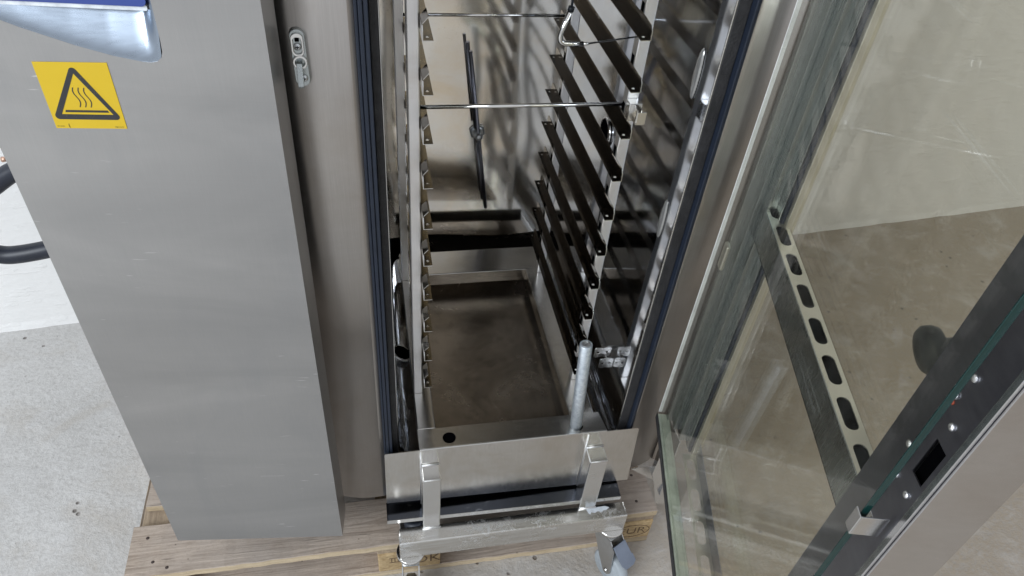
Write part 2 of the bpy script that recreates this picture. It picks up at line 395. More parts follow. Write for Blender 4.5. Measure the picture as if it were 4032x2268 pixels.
# wall behind the oven (slightly turned against the oven front)
wa = Vector((-1.2245, 0.8205, 0)); wdir = (Vector((1.56, 1.08, 0)) - Vector((-1.1877, 0.825, 0))).normalized(); wn = Vector((-wdir.y, wdir.x, 0))
m = MB()
P = lambda s, d, z: wa + wdir * s + wn * d + Vector((0, 0, z))
NX = 120
top = []
rows = []
for i in range(NX + 1):
    s = -3.0 + 9.0 * i / NX
    j = random.uniform(-0.004, 0.004)
    rows.append([m.bm.verts.new(P(s, -0.006 + j, FZ - 0.02)), m.bm.verts.new(P(s, j * 0.3, FZ + 0.03 + j)), m.bm.verts.new(P(s, 0, 1.6)), m.bm.verts.new(P(s, 0.15, 1.6)), m.bm.verts.new(P(s, 0.15, FZ - 0.02))])
for a, b in zip(rows, rows[1:]):
    for k in range(4): m.bm.faces.new((a[k], b[k], b[k + 1], a[k + 1]))
tag(obj('wall', m, 'painted_plaster', base=(0, 0.95, FZ)), 'rough white painted plaster wall behind the oven', 'wall')

# ================================================================== PALLET
PX0, PX1, PY0, PY1 = -0.654, 0.546, -0.120, 0.680
DT = -1.130
pal = thing('wooden_pallet', ((PX0 + PX1) / 2, 0.28, FZ), 'weathered wooden transport pallet under the steel oven', 'pallet')
def rough_board(x0, x1, y0, y1, z0, z1, jag=0.0026, nx=60, end=True):
    """board along x with slightly ragged edges"""
    m = MB(); rings = []
    for i in range(nx + 1):
        x = x0 + (x1 - x0) * i / nx
        if i == 0 and end: dx = [random.uniform(-0.004, 0.006) for _ in range(8)]
        else: dx = [0] * 8
        b = 0.0015
        pr = [(y0 + b, z0), (y1 - b, z0), (y1, z0 + b), (y1, z1 - b), (y1 - b, z1), (y0 + b, z1), (y0, z1 - b), (y0, z0 + b)]
        jy = random.uniform(-jag, jag) * 0.35; jz = random.uniform(-jag, jag) * 0.2
        rings.append([m.bm.verts.new((x + dx[k], yy + (jy if yy < (y0 + y1) / 2 else -jy), zz + jz)) for k, (yy, zz) in enumerate(pr)])
    for a, b in zip(rings, rings[1:]):
        for k in range(8): m.bm.faces.new((a[k], a[(k + 1) % 8], b[(k + 1) % 8], b[k]))
    # ragged sawn end: subdivide into a fan so the end is uneven
    m.bm.faces.new(list(reversed(rings[0]))); m.bm.faces.new(rings[-1])
    return m
ys = [(-0.120, 0.002), (0.050, 0.150), (0.208, 0.353), (0.412, 0.512), (0.560, 0.680)]
def edge_fresh(o):
    """the sawn long edges of the deck boards are paler than the weathered faces"""
    o.data.materials.append(MAT['fresh_edge_wood'])
    for p in o.data.polygons:
        if abs(p.normal.y) > 0.8 or abs(p.normal.x) > 0.8: p.material_index = 1
for i, (a, b) in enumerate(ys):
    o = obj('deck_board', rough_board(PX0 + (0.012 if i == 1 else 0), PX1, a, b, DT - 0.022, DT), 'deck_wood', pal)
    edge_fresh(o)
    for xx in (PX0 + 0.05, PX0 + 0.095, -0.09, -0.02, PX1 - 0.10, PX1 - 0.045):
        for yy in (a + 0.03, b - 0.03):
            if i > 1: continue
            mm = MB(); jx, jy = random.uniform(-.02, .02), random.uniform(-.016, .016)
            mm.lathe([(0.0034, 0), (0.0038, 0.0004), (0.002, 0.0007)], (xx + jx, yy + jy, DT - 0.0003), seg=9)
            obj('nail', mm, 'nail', o)
for xc, w in ((PX0 + 0.05, 0.10), (-0.054, 0.145), (PX1 - 0.05, 0.10)):
    m = MB(); m.box(xc - w / 2, xc + w / 2, PY0 + 0.004, PY1, DT - 0.044, DT - 0.0225, 0.0015)
    obj('stringer_board', m, 'stringer_wood', pal)
blocks = []
for xc, w in ((PX0 + 0.05, 0.10), (-0.054, 0.145), (PX1 - 0.05, 0.10)):
    for y0, d in ((PY0, 0.10), (0.21, 0.145), (0.58, 0.10)):
        m = MB(); m.box(xc - w / 2, xc + w / 2, y0, y0 + d, DT - 0.122, DT - 0.0445, 0.004, 2)
        blocks.append(obj('block', m, 'chip_block', pal))
for y0, d in ((PY0, 0.10), (0.21, 0.145), (0.58, 0.10)):
    o = obj('bottom_board', rough_board(PX0, PX1, y0 + 0.002, y0 + d, DT - 0.144, DT - 0.1225), 'deck_wood', pal); edge_fresh(o)
# burnt-in marks on the front blocks
text_mesh('stamp', 'EUR', 0.040, 'ink', blocks[6], (PX1 - 0.05, PY0 - 0.0006, DT - 0.083), (1, 0, 0), (0, 0, 1), -0.0004)
m = MB(); pts = circle(0, 0, 1, 36); 
ringo = [(PX1 - 0.05 + 0.046 * x, DT - 0.083 + 0.027 * y) for x, y in pts]; ringi = [[(PX1 - 0.05 + 0.044 * x, DT - 0.083 + 0.0252 * y) for x, y in pts]]
m.holed(ringo, ringi, lambda a, b: Vector((a, PY0 - 0.0006, b)), lambda a, b: Vector((a, PY0 + 0.002, b)))
obj('stamp_ring', m, 'ink', blocks[6])
text_mesh('stamp', 'DK', 0.046, 'ink', blocks[3], (-0.012, PY0 - 0.0006, DT - 0.084), (1, 0, 0), (0, 0, 1), -0.0003)
text_mesh('stamp', 'III', 0.030, 'ink', blocks[3], (-0.088, PY0 - 0.0006, DT - 0.072), (1, 0, 0), (0, 0, 1), -0.0006)
m = MB()
for dz in (-0.0095, 0.0095): m.box(-0.101, -0.075, PY0 - 0.0007, PY0 + 0.001, DT - 0.072 + dz - 0.001, DT - 0.072 + dz + 0.001)
obj('stamp_bars', m, 'ink', blocks[3])

# ================================================================== OVEN
OY = -0.090; OB = -0.975
oven = thing('combi_oven', (0.0, 0.30, DT), 'large stainless steel combi oven with its glass door swung open', 'oven')
# carcass shell
m = MB()
m.box(-0.492, -0.480, -0.075, 0.70, OB, 0.72); m.box(0.512, 0.522, -0.075, 0.70, OB, 0.72)
m.box(-0.4795, 0.5115, 0.688, 0.70, OB, 0.72); m.box(-0.492, 0.522, -0.075, 0.70, 0.7205, 0.732); m.box(-0.4795, 0.5115, -0.06, 0.6875, OB + 0.0003, OB + 0.004)
obj('carcass', m, 'frame_steel', oven)
for x in (-0.42, 0.45):
    for y in (0.02, 0.62):
        m = MB(); m.lathe([(0.02, 0), (0.024, 0.004), (0.024, 0.03), (0.017, 0.035), (0.017, OB - DT)], (x, y, DT)); obj('foot', m, 'zinc', oven)
# front frame: left and right uprights, top beam
def upright(xin, xout, roll):
    m = MB(); N = 14; pr_ = []
    for i in range(N + 1):
        q = i / N; x = xin + (xout - xin) * q
        pr_.append((x, OY + roll * max(0.0, (q - 0.30) / 0.70) ** 2 + (0.0015 if i == 0 else 0)))
    pr_ += [(xout, OY + 0.05), (xin, OY + 0.05)]
    A = [m.bm.verts.new((x, y, OB)) for x, y in pr_]; B = [m.bm.verts.new((x, y, 0.70)) for x, y in pr_]; n = len(pr_)
    for k in range(n):
        fc = m.bm.faces.new((A[k], A[(k + 1) % n], B[(k + 1) % n], B[k])); fc.smooth = 0 < k < N
    m.bm.faces.new(A); m.bm.faces.new(list(reversed(B)))
    return m
fl = obj('front_frame', upright(-0.0965, -0.1935, 0.014), 'frame_steel', oven)
obj('front_frame', upright(0.424, 0.512, 0.019), 'frame_steel', oven)
m = MB(); m.box(-0.096, 0.4235, OY + 0.001, OY + 0.05, 0.62, 0.70, 0.002); obj('front_frame', m, 'frame_steel', oven)
m = MB(); m.box(-0.096, 0.4235, OY + 0.003, OY + 0.05, OB, OB + 0.075, 0.002); obj('front_frame', m, 'frame_steel', oven)
# lower skirt between frame and hinge (bright folded strip)
m = MB()
m.prism([(0.455, -0.9755), (0.520, -0.9755), (0.535, -1.045)], lambda a, b: Vector((a, OY - 0.004, b)), lambda a, b: Vector((a, OY - 0.002, b)))
obj('skirt_lip', m, 'bar_steel', oven)
# door gasket: blue profile with ribs and a dark inner lip
m = MB()
for x0, x1, y0 in ((-0.0960, -0.0915, OY - 0.010), (-0.0910, -0.0855, OY - 0.013), (-0.0850, -0.0790, OY - 0.011)):
    m.box(x0, x1, y0, OY + 0.03, OB + 0.06, 0.62, 0.0012, 2)
for x0, x1, y0 in ((0.4195, 0.4235, OY - 0.010), (0.4150, 0.4190, OY - 0.013)):
    m.box(x0, x1, y0, OY + 0.03, OB + 0.06, 0.62, 0.0012, 2)
gk = obj('door_gasket', m, 'gasket_blue', oven)
m = MB(); m.box(-0.0785, -0.0675, OY + 0.004, OY + 0.035, OB + 0.06, 0.62, 0.001); m.box(0.3955, 0.4145, OY - 0.002, OY + 0.034, OB + 0.06, 0.62, 0.001)
obj('gasket_lip', m, 'gasket_dark', gk)
# cavity
CX0, CX1, CYB, CZ0, CZ1 = -0.0665, 0.3945, 0.665, -0.862, 0.62
def sheet(w, h, f, nx=1, ny=1):
    m = MB(); vs = [[m.bm.verts.new(f(w[0] + (w[1] - w[0]) * i / nx, h[0] + (h[1] - h[0]) * j / ny)) for j in range(ny + 1)] for i in range(nx + 1)]
    for i in range(nx):
        for j in range(ny):
            fc = m.bm.faces.new((vs[i][j], vs[i + 1][j], vs[i + 1][j + 1], vs[i][j + 1])); fc.smooth = True
    return m
def cove(z):  # wall foot curves out into the floor
    return 0.0
m = MB()  # left wall with rolled foot
prof = [(CX0 + 0.05 - 0.05 * math.cos(a), CZ0 + 0.05 - 0.05 * math.sin(a)) for a in (math.radians(90 - 15 * k) for k in range(7))] + [(CX0, CZ1)]
def wall_from(prof, y0, y1, mat, name):
    m = MB(); A = [m.bm.verts.new((x, y0, z)) for x, z in prof]; B = [m.bm.verts.new((x, y1, z)) for x, z in prof]
    for i in range(len(prof) - 1):
        fc = m.bm.faces.new((A[i], A[i + 1], B[i + 1], B[i])); fc.smooth = True
    return obj(name, m, mat, oven)
wall_from(prof, -0.070, CYB, 'cavity_side_steel', 'cavity_side_wall')
prof = [(CX1 - 0.03 + 0.03 * math.cos(a), CZ0 + 0.03 - 0.03 * math.sin(a)) for a in (math.radians(90 - 15 * k) for k in range(7))] + [(CX1, CZ1)]
cw = wall_from(prof, -0.086, CYB, 'cavity_side_steel', 'cavity_side_wall')
NXB, NZB = 24, 40; m = MB(); gv = []
for i in range(NXB + 1):
    x = CX0 + (CX1 - CX0) * i / NXB; row = []
    zlow = -0.826 + 0.006 * math.sin(x * 16.0 + 0.6)
    for j in range(NZB + 1):
        z = zlow + (CZ1 - zlow) * (j / NZB) ** 1.4
        yy = CYB - 0.135 * (math.sqrt((max(-1.0, -0.44 - z)) ** 2 + 0.004) + (-0.44 - z)) / 2 + 0.002 * math.exp(-((z + 0.57) / 0.09) ** 2) * math.cos((x - 0.16) * 7) + 0.0009 * math.sin(z * 13 + x * 9)
        row.append(m.bm.verts.new((x, yy, z)))
    gv.append(row)
for i in range(NXB):
    for j in range(NZB): m.bm.faces.new((gv[i][j], gv[i + 1][j], gv[i + 1][j + 1], gv[i][j + 1])).smooth = True
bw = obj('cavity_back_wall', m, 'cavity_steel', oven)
m = MB(); m.box(CX0, CX1, CYB + 0.012, CYB + 0.016, CZ0 - 0.006, -0.60); obj('baffle_gap', m, 'gasket_dark', bw)  # dark sheet painting the shade in the gap under the baffle
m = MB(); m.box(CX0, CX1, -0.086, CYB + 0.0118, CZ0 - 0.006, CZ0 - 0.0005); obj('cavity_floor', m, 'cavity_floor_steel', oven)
m = MB(); m.box(CX0, CX1, -0.07, CYB, CZ1, CZ1 + 0.006); obj('cavity_ceiling', m, 'cavity_steel', oven)
# bright front edges of the liner
m = MB(); m.box(CX0 - 0.0008, CX0 + 0.0012, -0.074, -0.0705, CZ0 + 0.02, CZ1, 0.0006); m.box(CX1 - 0.0006, CX1 + 0.0009, -0.0905, -0.0870, CZ0 + 0.02, CZ1, 0.0004)
obj('liner_edge', m, 'bar_steel', oven)
# raised back baffle sheet with soft fold
# wash arm on the back wall
ay = CYB - 0.028
arm = MB(); arm.tube([(0.1600, 0.637, -0.305), (0.1880, 0.628, -0.5225), (0.2116, 0.598, -0.7257)], 0.0050, 10); arm.tube([(0.1510, 0.640, -0.285), (0.1790, 0.632, -0.505)], 0.0038, 8); arm.tube([(0.1860, 0.628, -0.545), (0.2040, 0.602, -0.700)], 0.0038, 8)
armo = obj('wash_arm', arm, 'dark_steel', oven)
m = MB(); m.lathe([(0.021, 0), (0.021, 0.006), (0.015, 0.010)], (0.1880, 0.653, -0.5245), (0, -1, 0), 6); m.lathe([(0.010, 0), (0.010, 0.012), (0.007, 0.017), (0.003, 0.019)], (0.1882, 0.634, -0.5250), (0, -1, 0), 12)
obj('nut', m, 'zinc', armo)
# vent port on the right wall
m = MB()
m.lathe([(0.030, 0), (0.030, 0.004), (0.026, 0.006), (0.026, 0.002)], (CX1 - 0.0008, 0.285, -0.320), (-1, 0, 0), 24)
vp = obj('vent_port', m, 'chrome', oven)
m = MB(); m.lathe([(0.0255, 0), (0.0255, 0.0015)], (CX1 - 0.0035, 0.285, -0.320), (-1, 0, 0), 24); obj('vent_opening', m, 'void_black', vp)
# raised grey ovals near the front of the right wall
for zc, yc in ((-0.298, -0.046), (-0.042, -0.034), (0.214, -0.034)):
    m = MB(); rings = []
    for r, h in ((1.0, 0.0), (0.92, 0.0025), (0.6, 0.0038), (0.02, 0.0042)):
        rings.append([m.bm.verts.new((CX1 - 0.0008 - h, yc + 0.009 * r * math.cos(a), zc + 0.040 * r * math.sin(a))) for a in (2 * math.pi * k / 24 for k in range(24))])
    for a, b in zip(rings, rings[1:]):
        for k in range(24): m.bm.faces.new((a[k], a[(k + 1) % 24], b[(k + 1) % 24], b[k])).smooth = True
    m.bm.faces.new(rings[-1]); obj('wall_oval', m, 'oval_grey', oven)
# pair of folded clips low on the right wall
for (x0, x1, yc, zc) in ((0.3510, 0.3860, 0.012, -0.6865), (0.3630, 0.3925, 0.003, -0.7120)):
    w = (x1 - x0) / 2 - 0.001; m = MB()
    for xc in (x0 + w / 2, x1 - w / 2):
        m.holed(rrect(xc, zc, w, 0.028, 0.004), [rrect(xc, zc, 0.0055, 0.006, 0.001)], lambda a, b: Vector((a, yc, b)), lambda a, b: Vector((a, yc - 0.0012, b)))
    xm = (x0 + x1) / 2
    m.box(xm - 0.0008, xm + 0.0008, yc - 0.001, yc + 0.010, zc - 0.013, zc + 0.013); m.box(xm, CX1 - 0.0005, yc + 0.0095, yc + 0.011, zc - 0.006, zc + 0.006)
    obj('wall_clip', m, 'bar_steel', oven)
# drain hole beside the left guide
m = MB(); m.lathe([(0.024, 0), (0.024, 0.004), (0.0205, 0.005), (0.0205, 0.001)], (-0.043, 0.195, CZ0 + 0.022), (0.5, 0, 1), 24)
dr = obj('drain_ring', m, 'bar_steel', oven)
m = MB(); m.lathe([(0.020, 0), (0.020, 0.002)], (-0.0415, 0.195, CZ0 + 0.0245), (0.5, 0, 1), 24); obj('drain_hole', m, 'void_black', dr)

# ---- control panel (front cover at the left)
pa = Vector((-0.5245, -0.1217)); pb = Vector((-0.1919, -0.1574)); pe = (pb - pa).normalized(); pm = Vector((pe.y, -pe.x))
def PW(s, d, z): return Vector((pa.x + pe.x * s + pm.x * d, pa.y + pe.y * s + pm.y * d, z))
PS0, PS1, PZ0, PZ1 = 0.006, 0.3345, -1.000, 0.62
dish = [(0.0240, 0.0890), (0.0634, 0.0722), (0.0797, 0.0654), (0.0966, 0.0595), (0.1312, 0.0474), (0.1674, 0.0372), (0.1959, 0.0318), (0.2060, 0.0312), (0.2130, 0.0330), (0.2180, 0.0375), (0.2203, 0.0440), (0.2212, 0.0568), (0.2216, 0.0808), (0.2218, 0.40), (0.0240, 0.40)]
m = MB(); T = 0.0015; r_ = 0.004
out = [(PS0, PZ0 + 0.002), (PS0 + 0.002, PZ0), (PS1 - 0.002, PZ0), (PS1, PZ0 + 0.002), (PS1, PZ1), (PS0, PZ1)]
m.holed(out, [dish], lambda a, b: PW(a, 0, b), lambda a, b: PW(a, -T, b))
for (s0, s1, d1) in ((PS0, PS0 + T, -0.030), (PS1 - T, PS1, -0.062)):
    m.prism([(s0, 0), (s1, 0), (s1, 1), (s0, 1)], lambda a, b, d1=d1: PW(a, -T if b == 0 else d1, PZ0), lambda a, b, d1=d1: PW(a, -T if b == 0 else d1, PZ1))
m.prism([(PS0 + T, 0), (PS1 - T, 0), (PS1 - T, 1), (PS0 + T, 1)], lambda a, b: PW(a, -T - 0.025 * b, PZ0 + 0.0005), lambda a, b: PW(a, -T - 0.025 * b, PZ0 + 0.002))
panel = obj('control_panel', m, 'panel_steel', oven)
# shallow dish round the controls: slopes back towards the top, steep wall at the right
m = MB()
def zc(s):
    pts = dish[:9]
    for (a, b), (c, d) in zip(pts, pts[1:]):
        if a <= s <= c: return b + (d - b) * (s - a) / (c - a)
    return pts[-1][1] if s > pts[-1][0] else pts[0][1]
NS, NZ = 48, 24; g = []
def dzone(s, z):
    dep = max(0.0, z - zc(min(s, 0.2180))) * 0.55
    dep = dep * dep / (dep + 0.016) if dep > 0 else 0
    e = max(0.0, (0.2216 - s)); lim = min(1.0, e / 0.018); lim = lim * lim * (3 - 2 * lim)
    return -dep * lim - 0.0004
for i in range(NS + 1):
    s = 0.0240 + (0.2216 - 0.0240) * (i / NS) ** 0.8
    row = []
    lo = zc(min(s, 0.2180))
    if s > 0.2180: lo = 0.0375 + (s - 0.2180) / (0.2216 - 0.2180) * 0.03
    for j in range(NZ + 1):
        z = lo - 0.0005 + (0.40 - lo) * (j / NZ) ** 2.2
        row.append(m.bm.verts.new(PW(s, dzone(s, z), z)))
    g.append(row)
for i in range(NS):
    for j in range(NZ): m.bm.faces.new((g[i][j], g[i + 1][j], g[i + 1][j + 1], g[i][j + 1])).smooth = True
obj('control_recess', m, 'dish_steel', panel)
m = MB(); m.prism(rrect((0.03 + 0.2155) / 2, 0.2425, 0.1855, 0.30, 0.006), lambda a, b: PW(a, -0.002, b), lambda a, b: PW(a, -0.0215, b))
obj('blue_display_cover', m, 'blue_print', panel)
m = MB(); m.prism(rrect((0.03 + 0.2155) / 2, 0.0905, 0.184, 0.006, 0.002), lambda a, b: PW(a, -0.0040, b), lambda a, b: PW(a, -0.022, b)); obj('display_rim', m, 'paper_white', panel)

# ---- warning sticker on the panel
def ST(a, b, d): return PW(a, d, b)
m = MB(); m.prism([(0.0789, -0.0549), (0.1583, -0.0531), (0.1580, 0.0291), (0.0790, 0.0270)], lambda a, b: ST(a, b, 0.0002), lambda a, b: ST(a, b, 0.0006))
stk = obj('warning_sticker', m, 'yellow_vinyl', panel)
tri = [(0.1189, 0.0262), (0.0798, -0.0430), (0.1568, -0.0415)]
def rounded_tri(v, r, n=6):
    out = []
    for i in range(3):
        p = Vector(v[i]); a = (Vector(v[i - 1]) - p).normalized(); b = (Vector(v[(i + 1) % 3]) - p).normalized()
        c = p + (a + b).normalized() * (r / math.sin(a.angle(b) / 2))
        n1 = Vector((-a.y, a.x)); n1 = n1 if n1.dot(c - p) < 0 else -n1
        n2 = Vector((-b.y, b.x)); n2 = n2 if n2.dot(c - p) < 0 else -n2
        a1 = math.atan2(n1.y, n1.x); a2 = math.atan2(n2.y, n2.x); d = (a2 - a1 + math.pi) % (2 * math.pi) - math.pi
        for k in range(n + 1): out.append((c.x + r * math.cos(a1 + d * k / n), c.y + r * math.sin(a1 + d * k / n)))
    return out
m = MB(); m.holed(rounded_tri(tri, 0.0042), [[(0.1187, 0.0150), (0.0908, -0.0362), (0.1478, -0.0352)]], lambda a, b: ST(a, b, 0.0007), lambda a, b: ST(a, b, 0.0009))
obj('warning_triangle', m, 'black_print', stk)
m = MB(); m.prism([(0.0955, -0.0335), (0.1438, -0.0325), (0.1425, -0.0298), (0.0965, -0.0307)], lambda a, b: ST(a, b, 0.0007), lambda a, b: ST(a, b, 0.0009)); obj('hot_surface_bar', m, 'black_print', stk)
for k in range(3):
    m = MB(); N = 16; up_, dn_ = [], []
    for i in range(N + 1):
        q = i / N; z = -0.0021 - 0.0244 * q
        s = 0.1132 + 0.0060 * k - 0.0019 * math.sin(q * 2 * math.pi + 0.2) * (1 if q < 0.5 else 1) + 0.0008 * q
        up_.append((s - 0.00055, z)); dn_.append((s + 0.00055, z))
    for i in range(N):
        m.prism([up_[i], dn_[i], dn_[i + 1], up_[i + 1]], lambda a, b: ST(a, b, 0.0007), lambda a, b: ST(a, b, 0.0009))
    obj('heat_wave', m, 'black_print', stk)
def st_text(body, s, z, size):
    text_mesh('sticker_print', body, size, 'black_print', stk, ST(s, z, 0.0008), (pe.x, pe.y, 0), (0, 0, 1))
st_text('BN-3070/E', 0.0850, -0.0520, 0.0018); st_text('(signs.com)', 0.1500, -0.0508, 0.0022)
m = MB(); m.tube([ST(0.0945, -0.0535, 0.0008), ST(0.0940, -0.0505, 0.0008), ST(0.0945, -0.0485, 0.0008)], 0.0003, 5); obj('pen_mark', m, 'black_print', stk)

# ---- door catch on the left upright
m = MB()
m.prism(rrect(-0.1640, 0.0120, 0.0190, 0.0730, 0.0090), lambda a, b: Vector((a + (b - 0.012) * -0.02, OY + 0.008, b)), lambda a, b: Vector((a + (b - 0.012) * -0.02, OY - 0.0040, b)))
catch = obj('door_catch', m, 'stile_steel', oven, bevel=0.0012)
m = MB(); m.holed(rrect(-0.1650, 0.0300, 0.0150, 0.0290, 0.0070), [rrect(-0.1650, 0.0290, 0.0095, 0.0210, 0.0040)], lambda a, b: Vector((a, OY - 0.0041, b)), lambda a, b: Vector((a, OY - 0.0068, b))); obj('catch_frame', m, 'chrome', catch, bevel=0.0007)
m = MB(); m.prism(rrect(-0.1650, 0.0360, 0.0052, 0.0050, 0.001), lambda a, b: Vector((a, OY - 0.0041, b)), lambda a, b: Vector((a, OY - 0.0045, b))); obj('catch_slot', m, 'void_black', catch)
m = MB(); m.holed(circle(-0.1640, 0.0085, 0.0088, 20), [circle(-0.1640, 0.0085, 0.0056, 20)], lambda a, b: Vector((a, OY - 0.0041, b)), lambda a, b: Vector((a, OY - 0.0080, b))); obj('catch_boss', m, 'chrome', catch, bevel=0.0008)
for sx, sz in ((-0.1652, 0.0275), (-0.1615, -0.0130)):
    m = MB(); m.lathe([(0.0048, 0), (0.0046, 0.0012), (0.0032, 0.0024), (0.0006, 0.0029)], (sx, OY - 0.0042, sz), (0, -1, 0), 16)
    sc = obj('screw', m, 'zinc', catch)
    m = MB(); m.box(sx - 0.0022, sx + 0.0022, OY - 0.0076, OY - 0.0068, sz - 0.0005, sz + 0.0005); m.box(sx - 0.0005, sx + 0.0005, OY - 0.0077, OY - 0.0067, sz - 0.0022, sz + 0.0022); obj('cross_slot', m, 'void_black', sc)
m = MB(); m.prism([(-0.003, 0.010), (-0.003, 0.000), (-0.0125, -0.012), (-0.0215, -0.0185), (-0.0235, -0.0150), (-0.0180, -0.004), (-0.0120, 0.009)], lambda a, b: Vector((-0.1685, OY + a, b)), lambda a, b: Vector((-0.1615, OY + a, b)))
obj('catch_hook', m, 'stile_steel', catch, bevel=0.0006)

# ---- hinge bracket low at the right
m = MB()
m.prism([(0.4745, -0.762), (0.4680, -0.903), (0.4870, -0.958), (0.5120, -0.889)], lambda a, b: Vector((a, -0.160, b)), lambda a, b: Vector((a + 0.004, -0.157, b)))
m.prism([(0.5120, -0.889), (0.4872, -0.9585), (0.5160, -1.058), (0.5560, -1.079)], lambda a, b: Vector((a, -0.1605 + (b + 0.889) * -0.12, b)), lambda a, b: Vector((a + 0.003, -0.158 + (b + 0.889) * -0.12, b)))
m.box(0.5075, 0.5115, -0.156, OY - 0.001, -1.00, -0.80, 0.001)
obj('hinge_bracket', m, 'bar_steel', oven, bevel=0.0008)

# ---- door
th = math.radians(14.0); du = Vector((-math.sin(th), -math.cos(th))); dn = Vector((math.cos(th), -math.sin(th))); DH = Vector((0.468, -0.115))
def DW(s, d, z): return Vector((DH.x + du.x * s + dn.x * d, DH.y + du.y * s + dn.y * d, z))
DB, DTOP = -0.752, 0.60
def dbox(m, s0, s1, d0, d1, z0, z1, bev=0.0):
    m.box(s0, s1, d0, d1, z0, z1, bev, 2, f=lambda c: DW(c.x, c.y, c.z))
# free-side stile: inner face with lock slot, and the outer return
m = MB()
m.holed([(0.530, DB), (0.612, DB), (0.612, DTOP), (0.530, DTOP)], [[(0.5800, -0.045), (0.5800, -0.0905), (0.5975, -0.0890), (0.5975, -0.0440)]], lambda a, b: DW(a, 0.022, b), lambda a, b: DW(a, 0.0235, b))
stile = obj('door', m, 'dark_steel', oven)
m = MB(); dbox(m, 0.5755, 0.6015, 0.030, 0.032, -0.10, -0.035); obj('lock_pocket', m, 'void_black', stile)
m = MB(); m.box(0.6122, 0.6145, 0.0215, 0.078, DB, DTOP, 0.0006, 2, f=lambda c: DW(c.x, c.y, c.z)); dbox(m, 0.605, 0.6120, 0.0190, 0.0218, DB, DTOP, 0.0008)
obj('door_edge', m, 'door_side_steel', stile)
m = MB(); dbox(m, 0.530, 0.5322, 0.0237, 0.070, DB, DTOP); obj('stile_return', m, 'dark_steel', stile)
# hinge-side stile: ribbed profile
m = MB()
dbox(m, 0.000, 0.014, 0.012, 0.070, DB, DTOP, 0.001); dbox(m, 0.0145, 0.034, 0.024, 0.070, DB, DTOP, 0.001); dbox(m, 0.0345, 0.060, 0.032, 0.070, DB, DTOP, 0.001); dbox(m, 0.0605, 0.080, 0.046, 0.070, DB, DTOP, 0.001)
obj('hinge_stile', m, 'stile_steel', stile)
m = MB(); dbox(m, 0.0805, 0.087, 0.048, 0.066, DB, DTOP, 0.001); obj('blue_seal', m, 'gasket_blue', stile)
m = MB(); dbox(m, 0.0875, 0.098, 0.052, 0.066, DB, DTOP, 0.001); obj('pane_rim', m, 'slot_steel', stile)
# mid rail: slotted top flange and dark web
def slotted(z, s0, s1, n, d0, d1, first, pitch, length):
    m = MB(); holes = [[(y, x) for x, y in rrect((d0 + d1) / 2, first + pitch * k, 0.0155, length, 0.0075)] for k in range(n)]
    m.holed([(s0, d0), (s1, d0), (s1, d1), (s0, d1)], holes, lambda a, b: DW(a, b, z), lambda a, b: DW(a, b, z - 0.0015))
    return m
rail = obj('slotted_rail', slotted(-0.190, 0.0810 - 0.065, 0.5295, 8, 0.0335, 0.0590, 0.052, 0.0640, 0.046), 'slot_steel', stile)
m = MB(); dbox(m, 0.016, 0.5295, 0.0320, 0.0333, -0.245, -0.190); obj('rail_web', m, 'stile_steel', stile)
m = MB(); dbox(m, 0.016, 0.5295, 0.0320, 0.0602, -0.2465, -0.2452); dbox(m, 0.016, 0.5295, 0.0591, 0.0602, -0.2450, -0.1915); obj('slot_shade', m, 'void_black', stile)  # black sheets added behind the slots to paint the dark hollow below
rail2 = obj('slotted_rail', slotted(DB + 0.010, 0.10, 0.5295, 6, 0.0335, 0.0590, 0.135, 0.066, 0.046), 'slot_steel', stile)
m = MB(); dbox(m, 0.10, 0.5295, 0.0591, 0.0602, DB, DB + 0.045); obj('rail_web', m, 'dark_steel', stile)
# panes
m = MB(); dbox(m, 0.0985, 0.5292, 0.0605, 0.0645, DB + 0.012, DTOP); obj('outer_pane', m, 'outer_glass', stile)
m = MB(); dbox(m, -0.004, 0.5890, -0.0030, 0.0030, DB + 0.004, DTOP); obj('inner_pane', m, 'inner_glass', stile)
m = MB(); dbox(m, 0.5892, 0.5908, -0.0032, 0.0032, DB + 0.004, DTOP, 0.0005); obj('pane_edge', m, 'glass_edge', stile)
m = MB(); dbox(m, -0.0060, -0.0042, -0.0034, 0.0034, DB + 0.004, DTOP, 0.0006); obj('pane_trim', m, 'edge_glint_white', stile)  # white strip paints the bright highlight along the glass edge
m = MB(); dbox(m, 0.00, 0.5890, -0.0060, 0.0180, DB - 0.008, DB + 0.0035, 0.0015); sl = obj('pane_seal', m, 'seal_green', stile)
m = MB(); dbox(m, 0.00, 0.5890, -0.0080, -0.0062, DB - 0.010, DB + 0.006, 0.0006); obj('seal_edge', m, 'gasket_dark', sl)
# clear clips that hold the inner pane
def clip(s, z, mat, n='pane_clip'):
    m = MB(); dbox(m, s - 0.004, s + 0.008, -0.0075, -0.0060, z - 0.014, z + 0.014, 0.0006); dbox(m, s + 0.0065, s + 0.0080, -0.0060, 0.0190, z - 0.014, z + 0.014, 0.0004); dbox(m, s - 0.004, s + 0.0065, 0.0060, 0.0075, z - 0.010, z + 0.010, 0.0004)
    return obj(n, m, mat, stile)
clip(0.590, -0.155, 'bar_steel'); clip(0.590, 0.33, 'bar_steel')
m = MB(); dbox(m, 0.012, 0.030, 0.0045, 0.012, -0.335, -0.285, 0.003); obj('pane_spacer', m, 'slot_steel', stile)
